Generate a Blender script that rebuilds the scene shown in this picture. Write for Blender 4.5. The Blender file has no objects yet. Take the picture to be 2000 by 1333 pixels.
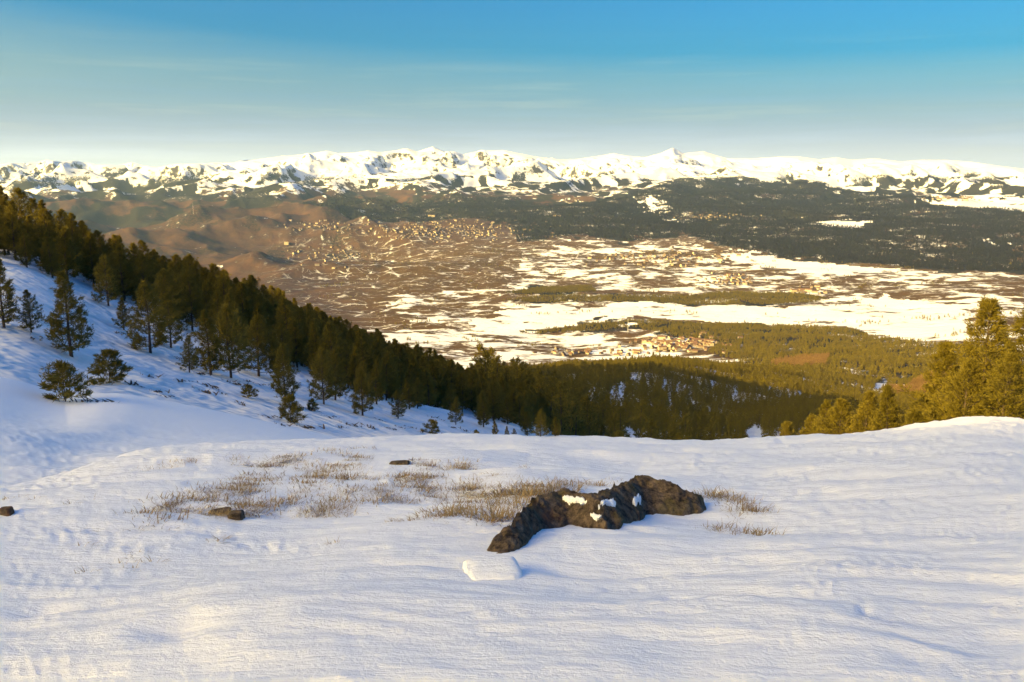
import bpy, math, random
import numpy as np

S = bpy.context.scene
COL = S.collection
RAD = math.radians

# ------------------------------------------------------------------ camera
PITCH = RAD(11.6); F = 1570.0; CAMZ = 1.6
cam_d = bpy.data.cameras.new('camera'); cam = bpy.data.objects.new('camera', cam_d); COL.objects.link(cam)
cam_d.sensor_width = 36.0; cam_d.lens = 36.0 * F / 2000.0
cam_d.clip_start = 0.1; cam_d.clip_end = 90000.0
cam.location = (0, 0, CAMZ); cam.rotation_euler = (math.pi/2 - PITCH, 0, 0)
S.camera = cam

# ------------------------------------------------------------------ world, sun, exposure
SUN_AZ = RAD(-122.0); SUN_EL = RAD(20.0)          # azimuth clockwise from the view direction (+Y)
CLOUD_LOW = (3.2, 3.5, 4.8); CLOUD_HIGH = (0.5, 1.8, 5.4); CIRRUS = (2.6, 3.0, 4.0)
world = bpy.data.worlds.new('World'); S.world = world; world.use_nodes = True
wn = world.node_tree.nodes; wl = world.node_tree.links
sky = wn.new('ShaderNodeTexSky'); sky.sky_type = 'NISHITA'; sky.sun_disc = False
sky.sun_elevation = SUN_EL; sky.sun_rotation = SUN_AZ
sky.altitude = 0; sky.air_density = 1.0; sky.dust_density = 7.0; sky.ozone_density = 3.0
bg = wn['Background']; bg.inputs[1].default_value = 0.15
gam = wn.new('ShaderNodeGamma'); gam.inputs[1].default_value = 1.0
hsv = wn.new('ShaderNodeHueSaturation'); hsv.inputs['Saturation'].default_value = 2.3; hsv.inputs['Hue'].default_value = 0.525
wl.new(sky.outputs[0], hsv.inputs['Color']); wl.new(hsv.outputs[0], gam.inputs[0]); 
# thin bright cloud veil lying along the whole horizon, with a few cirrus streaks above it
def wmath(op, a, b=None, c=None, clamp=False):
    n = wn.new('ShaderNodeMath'); n.operation = op; n.use_clamp = clamp
    for i, v in enumerate((a, b, c)):
        if v is None: continue
        if isinstance(v, (int, float)): n.inputs[i].default_value = v
        else: wl.new(v, n.inputs[i])
    return n.outputs[0]
wtc = wn.new('ShaderNodeTexCoord'); wsx = wn.new('ShaderNodeSeparateXYZ'); wl.new(wtc.outputs['Generated'], wsx.inputs[0])
wmp = wn.new('ShaderNodeMapping'); wmp.inputs['Scale'].default_value = (1.4, 1.4, 26.0); wl.new(wtc.outputs['Generated'], wmp.inputs['Vector'])
wno = wn.new('ShaderNodeTexNoise'); wno.inputs['Scale'].default_value = 2.6; wno.inputs['Detail'].default_value = 7; wno.inputs['Roughness'].default_value = 0.6; wl.new(wmp.outputs[0], wno.inputs['Vector'])
wel = wsx.outputs['Z']
wz = wmath('ADD', wmath('MAXIMUM', wel, 0.0), wmath('MULTIPLY', wmath('SUBTRACT', wno.outputs['Fac'], 0.5), 0.035))
veil = wmath('POWER', 2.718, wmath('MULTIPLY', wmath('MAXIMUM', wz, 0.0), -15.0))
cir = wmath('MULTIPLY', wmath('MULTIPLY', wmath('SUBTRACT', wno.outputs['Fac'], 0.54), 4.0, clamp=True), wmath('MULTIPLY', wmath('SUBTRACT', 0.17, wel), 5.0, clamp=True))
cl = wmath('MULTIPLY', veil, 1.0, clamp=True)
cmx = wn.new('ShaderNodeMix'); cmx.data_type = 'RGBA'; 
wrp = wn.new('ShaderNodeValToRGB'); wrp.color_ramp.elements[0].color = CLOUD_LOW+(1,); wrp.color_ramp.elements[1].color = CLOUD_HIGH+(1,); wrp.color_ramp.elements[1].position = 0.09; wl.new(wel, wrp.inputs[0]); wl.new(wrp.outputs[0], cmx.inputs[7])
wl.new(cl, cmx.inputs[0]); wl.new(gam.outputs[0], cmx.inputs[6])
cm2 = wn.new('ShaderNodeMix'); cm2.data_type = 'RGBA'; cm2.inputs[7].default_value = CIRRUS+(1,)
wl.new(wmath('MULTIPLY', cir, 0.35), cm2.inputs[0]); wl.new(cmx.outputs[2], cm2.inputs[6]); wl.new(cm2.outputs[2], bg.inputs[0])

sun_d = bpy.data.lights.new('sun', 'SUN'); sun = bpy.data.objects.new('sun', sun_d); COL.objects.link(sun)
sun_d.energy = 3.8; sun_d.angle = RAD(0.5); sun_d.color = (1.0, 0.80, 0.56)
to_sun = (math.sin(SUN_AZ)*math.cos(SUN_EL), math.cos(SUN_AZ)*math.cos(SUN_EL), math.sin(SUN_EL))
import mathutils
sun.rotation_euler = mathutils.Vector(to_sun).to_track_quat('Z', 'Y').to_euler()
vs = S.view_settings
vs.view_transform = 'Standard'; vs.look = 'None'; vs.gamma = 1.0; vs.use_curve_mapping = False
vs.exposure = 1.52
try:
    vs.use_white_balance = True; vs.white_balance_temperature = 13500; vs.white_balance_tint = -9
except Exception:
    pass
S.cycles.use_denoising = True
S.cycles.max_bounces = 6; S.cycles.diffuse_bounces = 3; S.cycles.volume_bounces = 0; S.cycles.transparent_max_bounces = 8

# ------------------------------------------------------------------ helpers
def tag(o, label=None, cat=None, group=None, kind=None):
    if label: o['label'] = label
    if cat: o['category'] = cat
    if group: o['group'] = group
    if kind: o['kind'] = kind
    return o

def mesh_from(name, verts, faces, mats=(), fmat=None, smooth=False):
    """verts (n,3), faces = (n,k) int array or list of such arrays"""
    me = bpy.data.meshes.new(name)
    if not isinstance(faces, list): faces = [faces]
    faces = [np.asarray(f, dtype=np.int32) for f in faces if len(f)]
    verts = np.asarray(verts, dtype=np.float32)
    me.vertices.add(len(verts)); me.vertices.foreach_set('co', verts.ravel())
    tot = np.concatenate([np.full(len(f), f.shape[1], dtype=np.int32) for f in faces])
    loops = np.concatenate([f.ravel() for f in faces])
    start = np.concatenate([[0], np.cumsum(tot)[:-1]]).astype(np.int32)
    me.loops.add(len(loops)); me.loops.foreach_set('vertex_index', loops)
    me.polygons.add(len(tot)); me.polygons.foreach_set('loop_start', start); me.polygons.foreach_set('loop_total', tot)
    if fmat is not None: me.polygons.foreach_set('material_index', np.asarray(fmat, dtype=np.int32))
    me.polygons.foreach_set('use_smooth', np.full(len(tot), smooth, dtype=bool))
    for m in mats: me.materials.append(m)
    me.update(calc_edges=True); me.validate()
    return me

def obj(name, me, parent=None, loc=(0, 0, 0)):
    o = bpy.data.objects.new(name, me); COL.objects.link(o); o.location = loc
    if parent is not None: o.parent = parent
    return o

# value/gradient noise -------------------------------------------------------
def _hash(ix, iy, seed):
    h = (ix.astype(np.int64)*374761393 + iy.astype(np.int64)*668265263 + seed*1442695041) & 0xFFFFFFFF
    h = ((h ^ (h >> 13)) * 1274126177) & 0xFFFFFFFF
    return h ^ (h >> 16)

def gnoise(x, y, seed=0):
    x = np.asarray(x, dtype=np.float64); y = np.asarray(y, dtype=np.float64)
    ix = np.floor(x); iy = np.floor(y); fx = x-ix; fy = y-iy
    ux = fx*fx*fx*(fx*(fx*6-15)+10); uy = fy*fy*fy*(fy*(fy*6-15)+10)
    def g(dx, dy):
        a = _hash(ix+dx, iy+dy, seed)*(2*math.pi/4294967296.0)
        return np.cos(a)*(fx-dx)+np.sin(a)*(fy-dy)
    n0 = g(0, 0)*(1-ux)+g(1, 0)*ux; n1 = g(0, 1)*(1-ux)+g(1, 1)*ux
    return (n0*(1-uy)+n1*uy)*1.5

def fbm(x, y, octv=4, seed=0, gain=0.5, lac=2.03):
    s = 0; a = 1.0
    for k in range(octv):
        s = s + a*gnoise(x, y, seed+k*17); a *= gain; x = x*lac+13.1; y = y*lac+7.7
    return s

def ridged(x, y, octv=4, seed=0, gain=0.5, lac=2.07):
    s = 0; a = 1.0; w = 1.0
    for k in range(octv):
        n = (1-np.abs(gnoise(x, y, seed+k*31)))**2*w; s = s+a*n; w = np.clip(n*1.6, 0, 1); a *= gain; x = x*lac+3.3; y = y*lac+9.1
    return s

def sstep(a, b, x):
    t = np.clip((x-a)/(b-a), 0, 1); return t*t*(3-2*t)

# pixel of the 2000x1333 photograph -> direction from the standpoint ----------
sp, cp = math.sin(PITCH), math.cos(PITCH)
def theta_of(px, py):
    u = (px-1000)/F; v = (py-666.5)/F
    return math.atan2(u, cp - v*sp)
def tdep(theta, py):                       # tangent of the depression angle
    v = (py-666.5)/F; yy = cp - v*sp
    return (sp + v*cp)*math.cos(theta)/yy

# ------------------------------------------------------------------ terrain profile
# per column: 22 nodes (distance, kind, value): 'p' = seen at that picture row, 'z' = height
def FG(lip_r, lip_y, z25=-0.12, z6=None):
    return lip_r, lip_y, z25, z6
cols = {}
def column(px, lip_r, lip_y, near, mid, far, z25=-0.12):
    th = theta_of(px, 600)
    zl = CAMZ - lip_r*tdep(th, lip_y)
    n = [(0.6, 'z', 0.0), (2.5, 'z', z25), (6.0, 'z', z25+(zl-z25)*(6.0-2.5)/(lip_r-2.5)+0.10), (lip_r, 'p', lip_y)]
    out = []
    for r, k, v in n+near+mid+far:
        out.append((r, v if k == 'z' else CAMZ - r*tdep(th, v)))
    assert len(out) == 21, (px, len(out))
    cols[th] = out
P = lambda r, y: (r, 'p', y)
Z = lambda r, z: (r, 'z', z)
#            lip             near: n4..n7                                         mid: n8..n11                                              far: n12..n20
column(0,    8.5, 945, [Z(12, -2.45), P(20, 850), P(40, 740), P(100, 497)], [Z(150, -22), Z(600, -190), Z(1000, -320), Z(2300, -640)],
       [P(3200, 650), P(4400, 585), P(6200, 505), P(8000, 452), P(11000, 404), P(14000, 372), P(18000, 348), P(22000, 330), Z(30000, -300)])
column(250,  10.5, 885, [P(15, 893), P(26, 850), P(60, 690), P(115, 565)], [Z(165, -34), Z(600, -210), Z(1000, -340), Z(2400, -650)],
       [P(3200, 648), P(4400, 585), P(6200, 512), P(8000, 458), P(11000, 402), P(14000, 366), P(17000, 345), P(20500, 330), Z(30000, -300)])
column(500,  11.5, 868, [P(18, 880), P(32, 850), P(70, 735), P(140, 628)], [Z(190, -48), Z(600, -220), Z(1000, -345), Z(2500, -650)],
       [P(3200, 650), P(4400, 588), P(6100, 512), P(8000, 445), P(10000, 402), P(12500, 365), P(15500, 338), P(17800, 318), Z(26000, -300)])
column(750,  12.0, 858, [P(24, 890), P(50, 850), P(92, 775), P(190, 712)], [P(270, 770), P(700, 752), P(1050, 740), P(2400, 703)],
       [P(3000, 662), P(4300, 585), P(6000, 508), P(8000, 438), P(10000, 398), P(12500, 360), P(15000, 335), P(17500, 305), Z(26000, -300)])
column(1000, 12.5, 855, [P(30, 905), P(90, 849), P(140, 812), P(280, 770)], [P(380, 792), P(720, 748), P(1020, 732), P(2300, 708)],
       [P(2900, 670), P(4200, 585), P(6000, 505), P(8000, 440), P(10000, 398), P(12500, 360), P(15000, 335), P(17500, 306), Z(26000, -300)])
column(1250, 13.0, 863, [P(40, 928), P(250, 862), P(400, 818), P(560, 772)], [P(700, 745), P(850, 728), P(1050, 712), P(2000, 716)],
       [P(2750, 678), P(4200, 585), P(6000, 505), P(8000, 438), P(10000, 398), P(12500, 360), P(15000, 336), P(17500, 308), Z(26000, -300)])
column(1500, 14.0, 860, [P(45, 930), P(390, 860), P(600, 823), P(780, 788)], [P(950, 760), P(1150, 742), P(1300, 729), P(1950, 716)],
       [P(2700, 672), P(4200, 587), P(6000, 505), P(8000, 436), P(10000, 400), P(12500, 366), P(15000, 340), P(17500, 308), Z(26000, -300)])
column(1750, 16.0, 843, [Z(32, -10.5), P(420, 858), P(640, 826), P(880, 802)], [P(1100, 789), P(1300, 776), P(1500, 760), P(2000, 712)],
       [P(2700, 668), P(4200, 590), P(6000, 512), P(8000, 442), P(10500, 404), P(13000, 378), P(15500, 346), P(17500, 312), Z(26000, -300)])
column(2000, 18.0, 818, [Z(30, -9.0), P(420, 852), P(640, 818), P(880, 792)], [P(1100, 778), P(1300, 765), P(1500, 748), P(2000, 702)],
       [P(2700, 662), P(4200, 590), P(6000, 520), P(8000, 450), P(10500, 412), P(13000, 385), P(15500, 352), P(17500, 328), Z(26000, -300)])
# out of the picture: the mountain that the photographer stands on rises to the left and behind; its unseen crest is shaped to set the shade line
def side(deg, zs, rs=None):
    rs = rs or [0.6, 2.5, 6.0, 12, 30, 100, 200, 360, 560, 850, 1100, 2000, 2700, 4200, 6000, 8000, 10500, 13000, 15500, 18000, 26000]
    cols[RAD(deg)] = list(zip(rs, zs))
VF = [-620, -615, -590, -500, -350, -150, 100, 350, -300]
side(-41, [0, -0.1, -0.55, -1.15, -2.3, -3.4, -5.4, -6.0, -16, 20, -70, -560]+VF, [0.6, 2.5, 6, 8.8, 13, 22, 44, 108, 170, 560, 1000, 2200]+[2700, 4200, 6000, 8000, 10500, 13000, 15500, 18000, 26000])
side(-50, [0, -0.1, -0.45, -0.9, -1.6, -2.2, -1.0, 4, 27, 98, 10, -560]+VF, [0.6, 2.5, 6, 9, 16, 30, 60, 130, 230, 540, 900, 2200]+[2700, 4200, 6000, 8000, 10500, 13000, 15500, 18000, 26000])  # with the column above: unseen bump added to shade the middle spur
side(-65, [0, 0, -0.1, -0.3, 0, 3, 11, 26, 44, 40, -60, -500]+VF, [0.6, 2.5, 6, 9, 18, 45, 95, 190, 330, 720, 1000, 2000]+[2700, 4200, 6000, 8000, 10500, 13000, 15500, 18000, 26000])
side(-85, [0, 0.05, 0.2, 0.8, 4, 26, 53, 72, 70, 40, -60, -450]+VF)
side(-123, [0, 0.1, 0.7, 2, 9, 38.8, 71.5, 92, 95, 85, 70, 0, -100, -100, -100, -100, -100, -100, -100, -100, -300])
side(-110, [0, 0.1, 0.6, 1.6, 7, 34.5, 65, 86, 88, 80, 60, 0, -100, -100, -100, -100, -100, -100, -100, -100, -300])
side(-150, [0, 0.1, 0.7, 2, 8, 33, 59, 82, 96, 110, 110, 100, 0, 0, 0, 0, 0, 0, 0, 0, -300])
side(179, [0, 0.1, 0.6, 1.6, 5, 18, 36, 60, 90, 100, 110, 120, 100, 0, 0, 0, 0, 0, 0, 0, -300])
side(130, [0, 0, 0.1, 0.3, 0, 2, 10, 30, 60, 90, 120, 150, 100, 0, 0, 0, 0, 0, 0, 0, -300])
side(90, [0, -0.05, -0.2, -0.6, -4, -14, -30, -50, -80, -130, -180, -350, -500, -600, -590, -550, -450, -300, -100, 100, -300])
side(55, [0, -0.1, -0.5, -1.5, -7, -26, -52, -95, -150, -230, -290, -540]+VF)
side(42, [0, -0.1, -0.5, -1.9, -8.5, -30, -58, -105, -165, -250, -315, -580]+VF)

def pchip_slopes(x, y):
    h = np.diff(x); d = np.diff(y)/h
    m = np.zeros_like(y); m[0] = d[0]; m[-1] = d[-1]
    w1 = 2*h[1:]+h[:-1]; w2 = h[1:]+2*h[:-1]
    ok = d[:-1]*d[1:] > 0
    with np.errstate(divide='ignore', invalid='ignore'):
        mm = (w1+w2)/(w1/d[:-1]+w2/d[1:])
    m[1:-1] = np.where(ok, mm, 0.0)
    return m
def pchip(x, y, xq):
    m = pchip_slopes(x, y); i = np.clip(np.searchsorted(x, xq)-1, 0, len(x)-2)
    h = x[i+1]-x[i]; t = np.clip((xq-x[i])/h, 0, 1)
    return ((1+2*t)*(1-t)**2*y[i] + t*(1-t)**2*h*m[i] + t*t*(3-2*t)*y[i+1] + t*t*(t-1)*h*m[i+1])

ths = np.array(sorted(cols)); LR = np.array([[math.log(a) for a, b in cols[t]] for t in ths]); ZZ = np.array([[b for a, b in cols[t]] for t in ths])
ext = np.concatenate([ths-2*math.pi, ths, ths+2*math.pi])
TG = np.linspace(-math.pi, math.pi, 1801); LG = np.linspace(math.log(0.5), math.log(42000), 760)
nodeL = np.array([pchip(ext, np.tile(LR[:, k], 3), TG) for k in range(21)]).T
nodeZ = np.array([pchip(ext, np.tile(ZZ[:, k], 3), TG) for k in range(21)]).T
BASE = np.array([pchip(nodeL[i], nodeZ[i], LG) for i in range(len(TG))])

# skyline of the range (row of the crest along the picture), turned into crest heights at 17-22 km
SKY = [(-200, 326), (0, 322), (40, 318), (90, 313), (120, 316), (150, 315), (190, 322), (235, 321), (255, 316), (285, 325), (310, 328), (340, 322), (400, 320), (470, 315), (530, 306),
       (575, 302), (615, 297), (640, 293), (660, 298), (690, 297), (720, 293), (745, 296), (770, 293), (795, 288), (815, 295), (845, 285), (870, 295), (885, 294), (905, 300), (935, 294),
       (960, 293), (985, 292), (1010, 297), (1050, 305), (1075, 308), (1110, 312), (1150, 306), (1200, 298), (1225, 303), (1260, 306), (1290, 298), (1315, 287), (1335, 298), (1375, 294),
       (1400, 302), (1420, 308), (1470, 308), (1520, 305), (1560, 304), (1600, 310), (1635, 306), (1665, 311), (1710, 308), (1760, 314), (1800, 311), (1850, 311), (1900, 315), (1950, 322), (2000, 328), (2200, 334)]
SKT = np.array([theta_of(a, b) for a, b in SKY]); SKE = np.array([-tdep(theta_of(a, b), b) for a, b in SKY])
def crest_r(th): return np.interp(th, [-0.62, -0.50, -0.42, -0.33, 0.6], [22000, 21500, 19500, 17500, 17500]) + 500*gnoise(th*14, th*0+3.1, 5)

def base_z(th, r):
    ft = (th+math.pi)/(2*math.pi)*1800; fl = (np.log(np.maximum(r, 0.5))-LG[0])/(LG[1]-LG[0])
    i = np.clip(ft.astype(int), 0, 1799); j = np.clip(fl.astype(int), 0, 758)
    a = ft-i; b = np.clip(fl-j, 0, 1)
    return (BASE[i, j]*(1-a)*(1-b)+BASE[i+1, j]*a*(1-b)+BASE[i, j+1]*(1-a)*b+BASE[i+1, j+1]*a*b)

DIPS = []      # footprints and scour hollows in the near snow: x, y, rx, ry, depth
MOUNDS = []
def terrain(x, y):
    x = np.asarray(x, dtype=np.float64); y = np.asarray(y, dtype=np.float64)
    r = np.hypot(x, y); th = np.arctan2(x, y)
    z = base_z(th, r)
    # near snow: wind-carved ridges running across the slope
    wn_ = 1-sstep(14, 40, r)
    m = (r < 45)
    if m.any():
        xm, ym = x[m], y[m]
        wx = xm + 0.5*fbm(xm*0.6, ym*0.6, 2, 3); wy = ym + 0.12*fbm(xm*0.9, ym*1.4, 2, 9) - 0.10*np.minimum(wx, 0.5) - 0.02*wx
        sas = 0.020*fbm(wx*0.35, wy*2.4, 4, 11, 0.55) + 0.020*(ridged(wx*0.45, wy*4.6, 3, 21)-0.9) + 0.006*fbm(xm*4, ym*11, 3, 33)
        lump = 0.07*fbm(xm*0.45, ym*0.6, 2, 41)
        d = sas + lump
        for (a, b, rx, ry, dep) in DIPS:
            q = ((xm-a)/rx)**2+((ym-b)/ry)**2; d = d - dep*np.exp(-q) + 0.10*dep*np.exp(-(np.sqrt(q)-1.5)**2*3)
        for (a, b, rx, ry, hh) in MOUNDS:
            d = d + hh*np.exp(-((xm-a)/rx)**2-((ym-b)/ry)**2)
        zz = z[m]; zz += d*wn_[m]; z[m] = zz
    # hillsides
    wh = sstep(25, 120, r)*(1-sstep(1500, 2600, r))
    z = z + wh*(1.0*fbm(x/22, y/22, 3, 51) + np.minimum(r/200, 4)*1.5*fbm(x/90, y/90, 3, 57))
    # valley floor
    wv = sstep(1800, 3000, r)*(1-sstep(9000, 13000, r))
    z = z + wv*(10*fbm(x/420, y/420, 4, 61) + 22*fbm(x/1500, y/1500, 3, 67)*sstep(4500, 7000, r))
    wl_ = sstep(4500, 6500, r)*(1-sstep(10500, 12500, r))*sstep(-0.02, -0.2, th)    # hills and gorge on the left
    z = z + wl_*(170*(ridged(x/1900, y/1900, 4, 71)-0.95))
    # foothills and range
    wf = sstep(6500, 10500, r)
    wx = x + 350*fbm(x/1600, y/1600, 3, 81); wy = y + 350*fbm(x/1600, y/1600, 3, 83)
    rg = ridged(wx/2300, wy/2300, 5, 91, 0.5)-0.85
    z = z + wf*(35+60*sstep(9500, 15000, r))*(1+0.45*sstep(0.0, -0.25, th))*rg*2.0
    wc = sstep(12500, 16500, r); amp = np.interp(th, [-0.6, -0.28, -0.05, 0.12, 0.35], [260, 340, 380, 320, 220])
    z = z + wc*amp*(ridged(wx/1500+5, wy/1150, 5, 95, 0.52)-0.9)
    # crest
    cr = crest_r(th); el = np.interp(th, SKT, SKE)
    zc = CAMZ + cr*el
    s1 = np.exp(-((r-cr)/np.where(r < cr, 1500, 1900))**2)
    prof = 1-np.abs(r-cr)/2600
    tgt = zc - np.abs(r-cr)*0.26 + 0.45*amp*np.minimum(ridged(wx/820, wy/820, 4, 99)-1.1, 0.12)*sstep(0, 450, np.abs(r-cr))
    z = np.where(r > 11000, z*(1-s1)+tgt*s1, z)
    cap = CAMZ + r*el + 8                 # no fore-peak stands higher than the main crest behind it
    z = np.where(r > 11000, np.where(z > cap-60, cap-60*np.exp(-np.clip((z-cap+60)/60, 0, 50)), z), z)
    return z

def gz(x, y): return float(terrain(np.array([x]), np.array([y]))[0])
_RS = np.exp(np.linspace(math.log(1.2), math.log(30000), 2200))
def hit(px, py, rmin=1.2, rmax=30000):
    """ground point seen at that pixel, beyond rmin"""
    th = theta_of(px, py); t = tdep(th, py)
    r = _RS[(_RS >= rmin) & (_RS <= rmax)]
    z = terrain(r*math.sin(th), r*math.cos(th)); ray = CAMZ - r*t
    k = np.argmax(z >= ray)
    if not (z >= ray).any(): k = len(r)-1
    if k > 0:
        a, b = ray[k-1]-z[k-1], ray[k]-z[k]; f = a/(a-b+1e-9) if a > 0 else 0; rr = r[k-1]+(r[k]-r[k-1])*min(max(f, 0), 1)
    else: rr = r[0]
    return rr*math.sin(th), rr*math.cos(th)
def poly(pts, rmin, rmax): return np.array([hit(a, b, rmin, rmax) for a, b in pts])
def inside(pg, x, y):
    c = np.zeros(x.shape, bool); n = len(pg); j = n-1
    for i in range(n):
        xi, yi = pg[i]; xj, yj = pg[j]
        if yi != yj:
            c ^= ((yi > y) != (yj > y)) & (x < (xj-xi)*(y-yi)/(yj-yi)+xi)
        j = i
    return c

for a, b, rx, ry, dp in [(350, 1225, .14, .11, .035), (75, 1195, .13, .08, .03), (1330, 1165, .1, .07, .03), (1690, 1190, .03, .04, .02)]:
    x_, y_ = hit(a, b); DIPS.append((x_, y_, rx, ry, dp))
for a, b, rx, ry, hh in [(1190, 1062, .50, .13, .03), (1010, 1095, .25, .12, .02), (620, 905, 2.2, 1.0, .10), (1000, 935, .5, .4, .08)]:
    x_, y_ = hit(a, b); MOUNDS.append((x_, y_, rx, ry, hh))

# ------------------------------------------------------------------ materials
def newmat(name):
    m = bpy.data.materials.new(name); m.use_nodes = True
    nt = m.node_tree; b = nt.nodes['Principled BSDF']; b.inputs['Specular IOR Level'].default_value = 0.2
    return m, nt, b
def nd(nt, t, **kw):
    n = nt.nodes.new(t)
    for k, v in kw.items(): setattr(n, k, v)
    return n
def mth(nt, op, a, b=None, clamp=False):
    n = nt.nodes.new('ShaderNodeMath'); n.operation = op; n.use_clamp = clamp
    for i, v in enumerate((a, b)):
        if v is None: continue
        if isinstance(v, (int, float)): n.inputs[i].default_value = v
        else: nt.links.new(v, n.inputs[i])
    return n.outputs[0]
def mixc(nt, f, a, b):
    n = nt.nodes.new('ShaderNodeMix'); n.data_type = 'RGBA'
    for s, v in ((n.inputs[0], f), (n.inputs[6], a), (n.inputs[7], b)):
        if isinstance(v, tuple): s.default_value = v if len(v) == 4 else v+(1,)
        elif isinstance(v, (int, float)): s.default_value = v
        else: nt.links.new(v, s)
    return n.outputs[2]
def noise(nt, vec, scale, detail=4, rough=0.55):
    n = nt.nodes.new('ShaderNodeTexNoise'); n.inputs['Scale'].default_value = scale; n.inputs['Detail'].default_value = detail; n.inputs['Roughness'].default_value = rough
    nt.links.new(vec, n.inputs['Vector']); return n.outputs['Fac']
def bump(nt, h, dist, strength=1.0, normal=None):
    n = nt.nodes.new('ShaderNodeBump'); n.inputs['Distance'].default_value = dist; n.inputs['Strength'].default_value = strength
    nt.links.new(h, n.inputs['Height'])
    if normal is not None: nt.links.new(normal, n.inputs['Normal'])
    return n.outputs[0]
def pos(nt): return nt.nodes.new('ShaderNodeNewGeometry').outputs['Position']
def scaled(nt, v, s):
    n = nt.nodes.new('ShaderNodeMapping'); n.inputs['Scale'].default_value = s; nt.links.new(v, n.inputs['Vector']); return n.outputs[0]

def snow_material():
    m, nt, b = newmat('snow'); p = pos(nt)
    n1 = noise(nt, scaled(nt, p, (1.2, 5.0, 3)), 4.0, 6, 0.6); n2 = noise(nt, p, 60, 4, 0.6); n3 = noise(nt, p, 260, 2)
    b1 = bump(nt, n1, 0.03, 0.5); b2 = bump(nt, n2, 0.007, 0.6, b1); b3 = bump(nt, n3, 0.003, 0.6, b2)
    nt.links.new(b3, b.inputs['Normal'])
    f = noise(nt, p, 1.5, 4)
    nt.links.new(mixc(nt, f, (0.94, 0.93, 0.91), (0.97, 0.96, 0.95)), b.inputs['Base Color'])
    b.inputs['Roughness'].default_value = 0.65
    return m
def land_material():
    m, nt, b = newmat('winter_land'); p = pos(nt)
    c = nd(nt, 'ShaderNodeAttribute', attribute_name='cover'); e = nd(nt, 'ShaderNodeAttribute', attribute_name='extra')
    cs = nt.nodes.new('ShaderNodeSeparateColor'); nt.links.new(c.outputs['Color'], cs.inputs[0])
    es = nt.nodes.new('ShaderNodeSeparateColor'); nt.links.new(e.outputs['Color'], es.inputs[0])
    nA = noise(nt, p, 1/120, 8, 0.68); nB = noise(nt, p, 1/22, 5, 0.65); nC = noise(nt, p, 1/600, 5, 0.6)
    # snow
    s0 = mth(nt, 'ADD', cs.outputs[0], mth(nt, 'MULTIPLY', mth(nt, 'SUBTRACT', nA, 0.5), 2.2))
    s1 = mth(nt, 'MULTIPLY', mth(nt, 'SUBTRACT', s0, 0.42), 6.0, clamp=True)
    # drifts along hedges and terrace banks
    wp = nt.nodes.new('ShaderNodeVectorMath'); wp.operation = 'ADD'
    nz = nt.nodes.new('ShaderNodeTexNoise'); nz.inputs['Scale'].default_value = 1/300; nz.inputs['Detail'].default_value = 4; nt.links.new(p, nz.inputs['Vector'])
    sc = nt.nodes.new('ShaderNodeVectorMath'); sc.operation = 'SCALE'; sc.inputs['Scale'].default_value = 320; nt.links.new(nz.outputs['Color'], sc.inputs[0])
    nt.links.new(p, wp.inputs[0]); nt.links.new(sc.outputs[0], wp.inputs[1])
    def edges(scale, width):
        v = nt.nodes.new('ShaderNodeTexVoronoi'); v.feature = 'DISTANCE_TO_EDGE'; v.voronoi_dimensions = '2D'; v.inputs['Scale'].default_value = scale
        nt.links.new(wp.outputs[0], v.inputs['Vector'])
        w = mth(nt, 'MULTIPLY', mth(nt, 'SUBTRACT', nA, 0.30), width*4)
        return mth(nt, 'MULTIPLY', mth(nt, 'SUBTRACT', w, v.outputs['Distance']), 25.0, clamp=True)
    gap = mth(nt, 'MULTIPLY', mth(nt, 'SUBTRACT', noise(nt, scaled(nt, p, (1, 1.6, 1)), 1/130, 5, 0.7), 0.46), 9.0, clamp=True)
    ln = mth(nt, 'MULTIPLY', mth(nt, 'MAXIMUM', edges(1/150, 0.06), edges(1/70, 0.04)), gap)
    ln = mth(nt, 'MULTIPLY', ln, es.outputs[0], clamp=True)
    snow = mth(nt, 'MAXIMUM', s1, ln)
    tan = mixc(nt, nB, (0.132, 0.070, 0.027), (0.056, 0.030, 0.013)); tan = mixc(nt, mth(nt, 'MULTIPLY', nC, 0.6), tan, (0.085, 0.054, 0.020))
    mo1 = mth(nt, 'MULTIPLY', mth(nt, 'SUBTRACT', nA, 0.33), 2.8, clamp=True)
    moor = mixc(nt, mo1, (0.115, 0.058, 0.034), (0.021, 0.016, 0.017))
    moor = mixc(nt, mth(nt, 'MULTIPLY', nC, 0.7), moor, (0.070, 0.042, 0.034))
    bare = mixc(nt, cs.outputs[2], tan, moor)
    bare = mixc(nt, es.outputs[1], bare, (0.24, 0.14, 0.06))
    bare = mixc(nt, es.outputs[2], bare, mixc(nt, nA, (0.025, 0.022, 0.022), (0.075, 0.062, 0.055)))
    col = mixc(nt, snow, bare, (0.80, 0.80, 0.80))
    f0 = mth(nt, 'ADD', cs.outputs[1], mth(nt, 'MULTIPLY', mth(nt, 'SUBTRACT', nB, 0.5), 1.4))
    ff = mth(nt, 'MULTIPLY', mth(nt, 'SUBTRACT', f0, 0.42), 6.0, clamp=True)
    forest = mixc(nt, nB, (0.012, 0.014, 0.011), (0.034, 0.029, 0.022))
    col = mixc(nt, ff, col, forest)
    nt.links.new(col, b.inputs['Base Color']); b.inputs['Roughness'].default_value = 0.85; b.inputs['Specular IOR Level'].default_value = 0.05
    nt.links.new(bump(nt, nB, 6.0, 0.5, bump(nt, nA, 14.0, 0.6)), b.inputs['Normal'])
    return m
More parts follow.
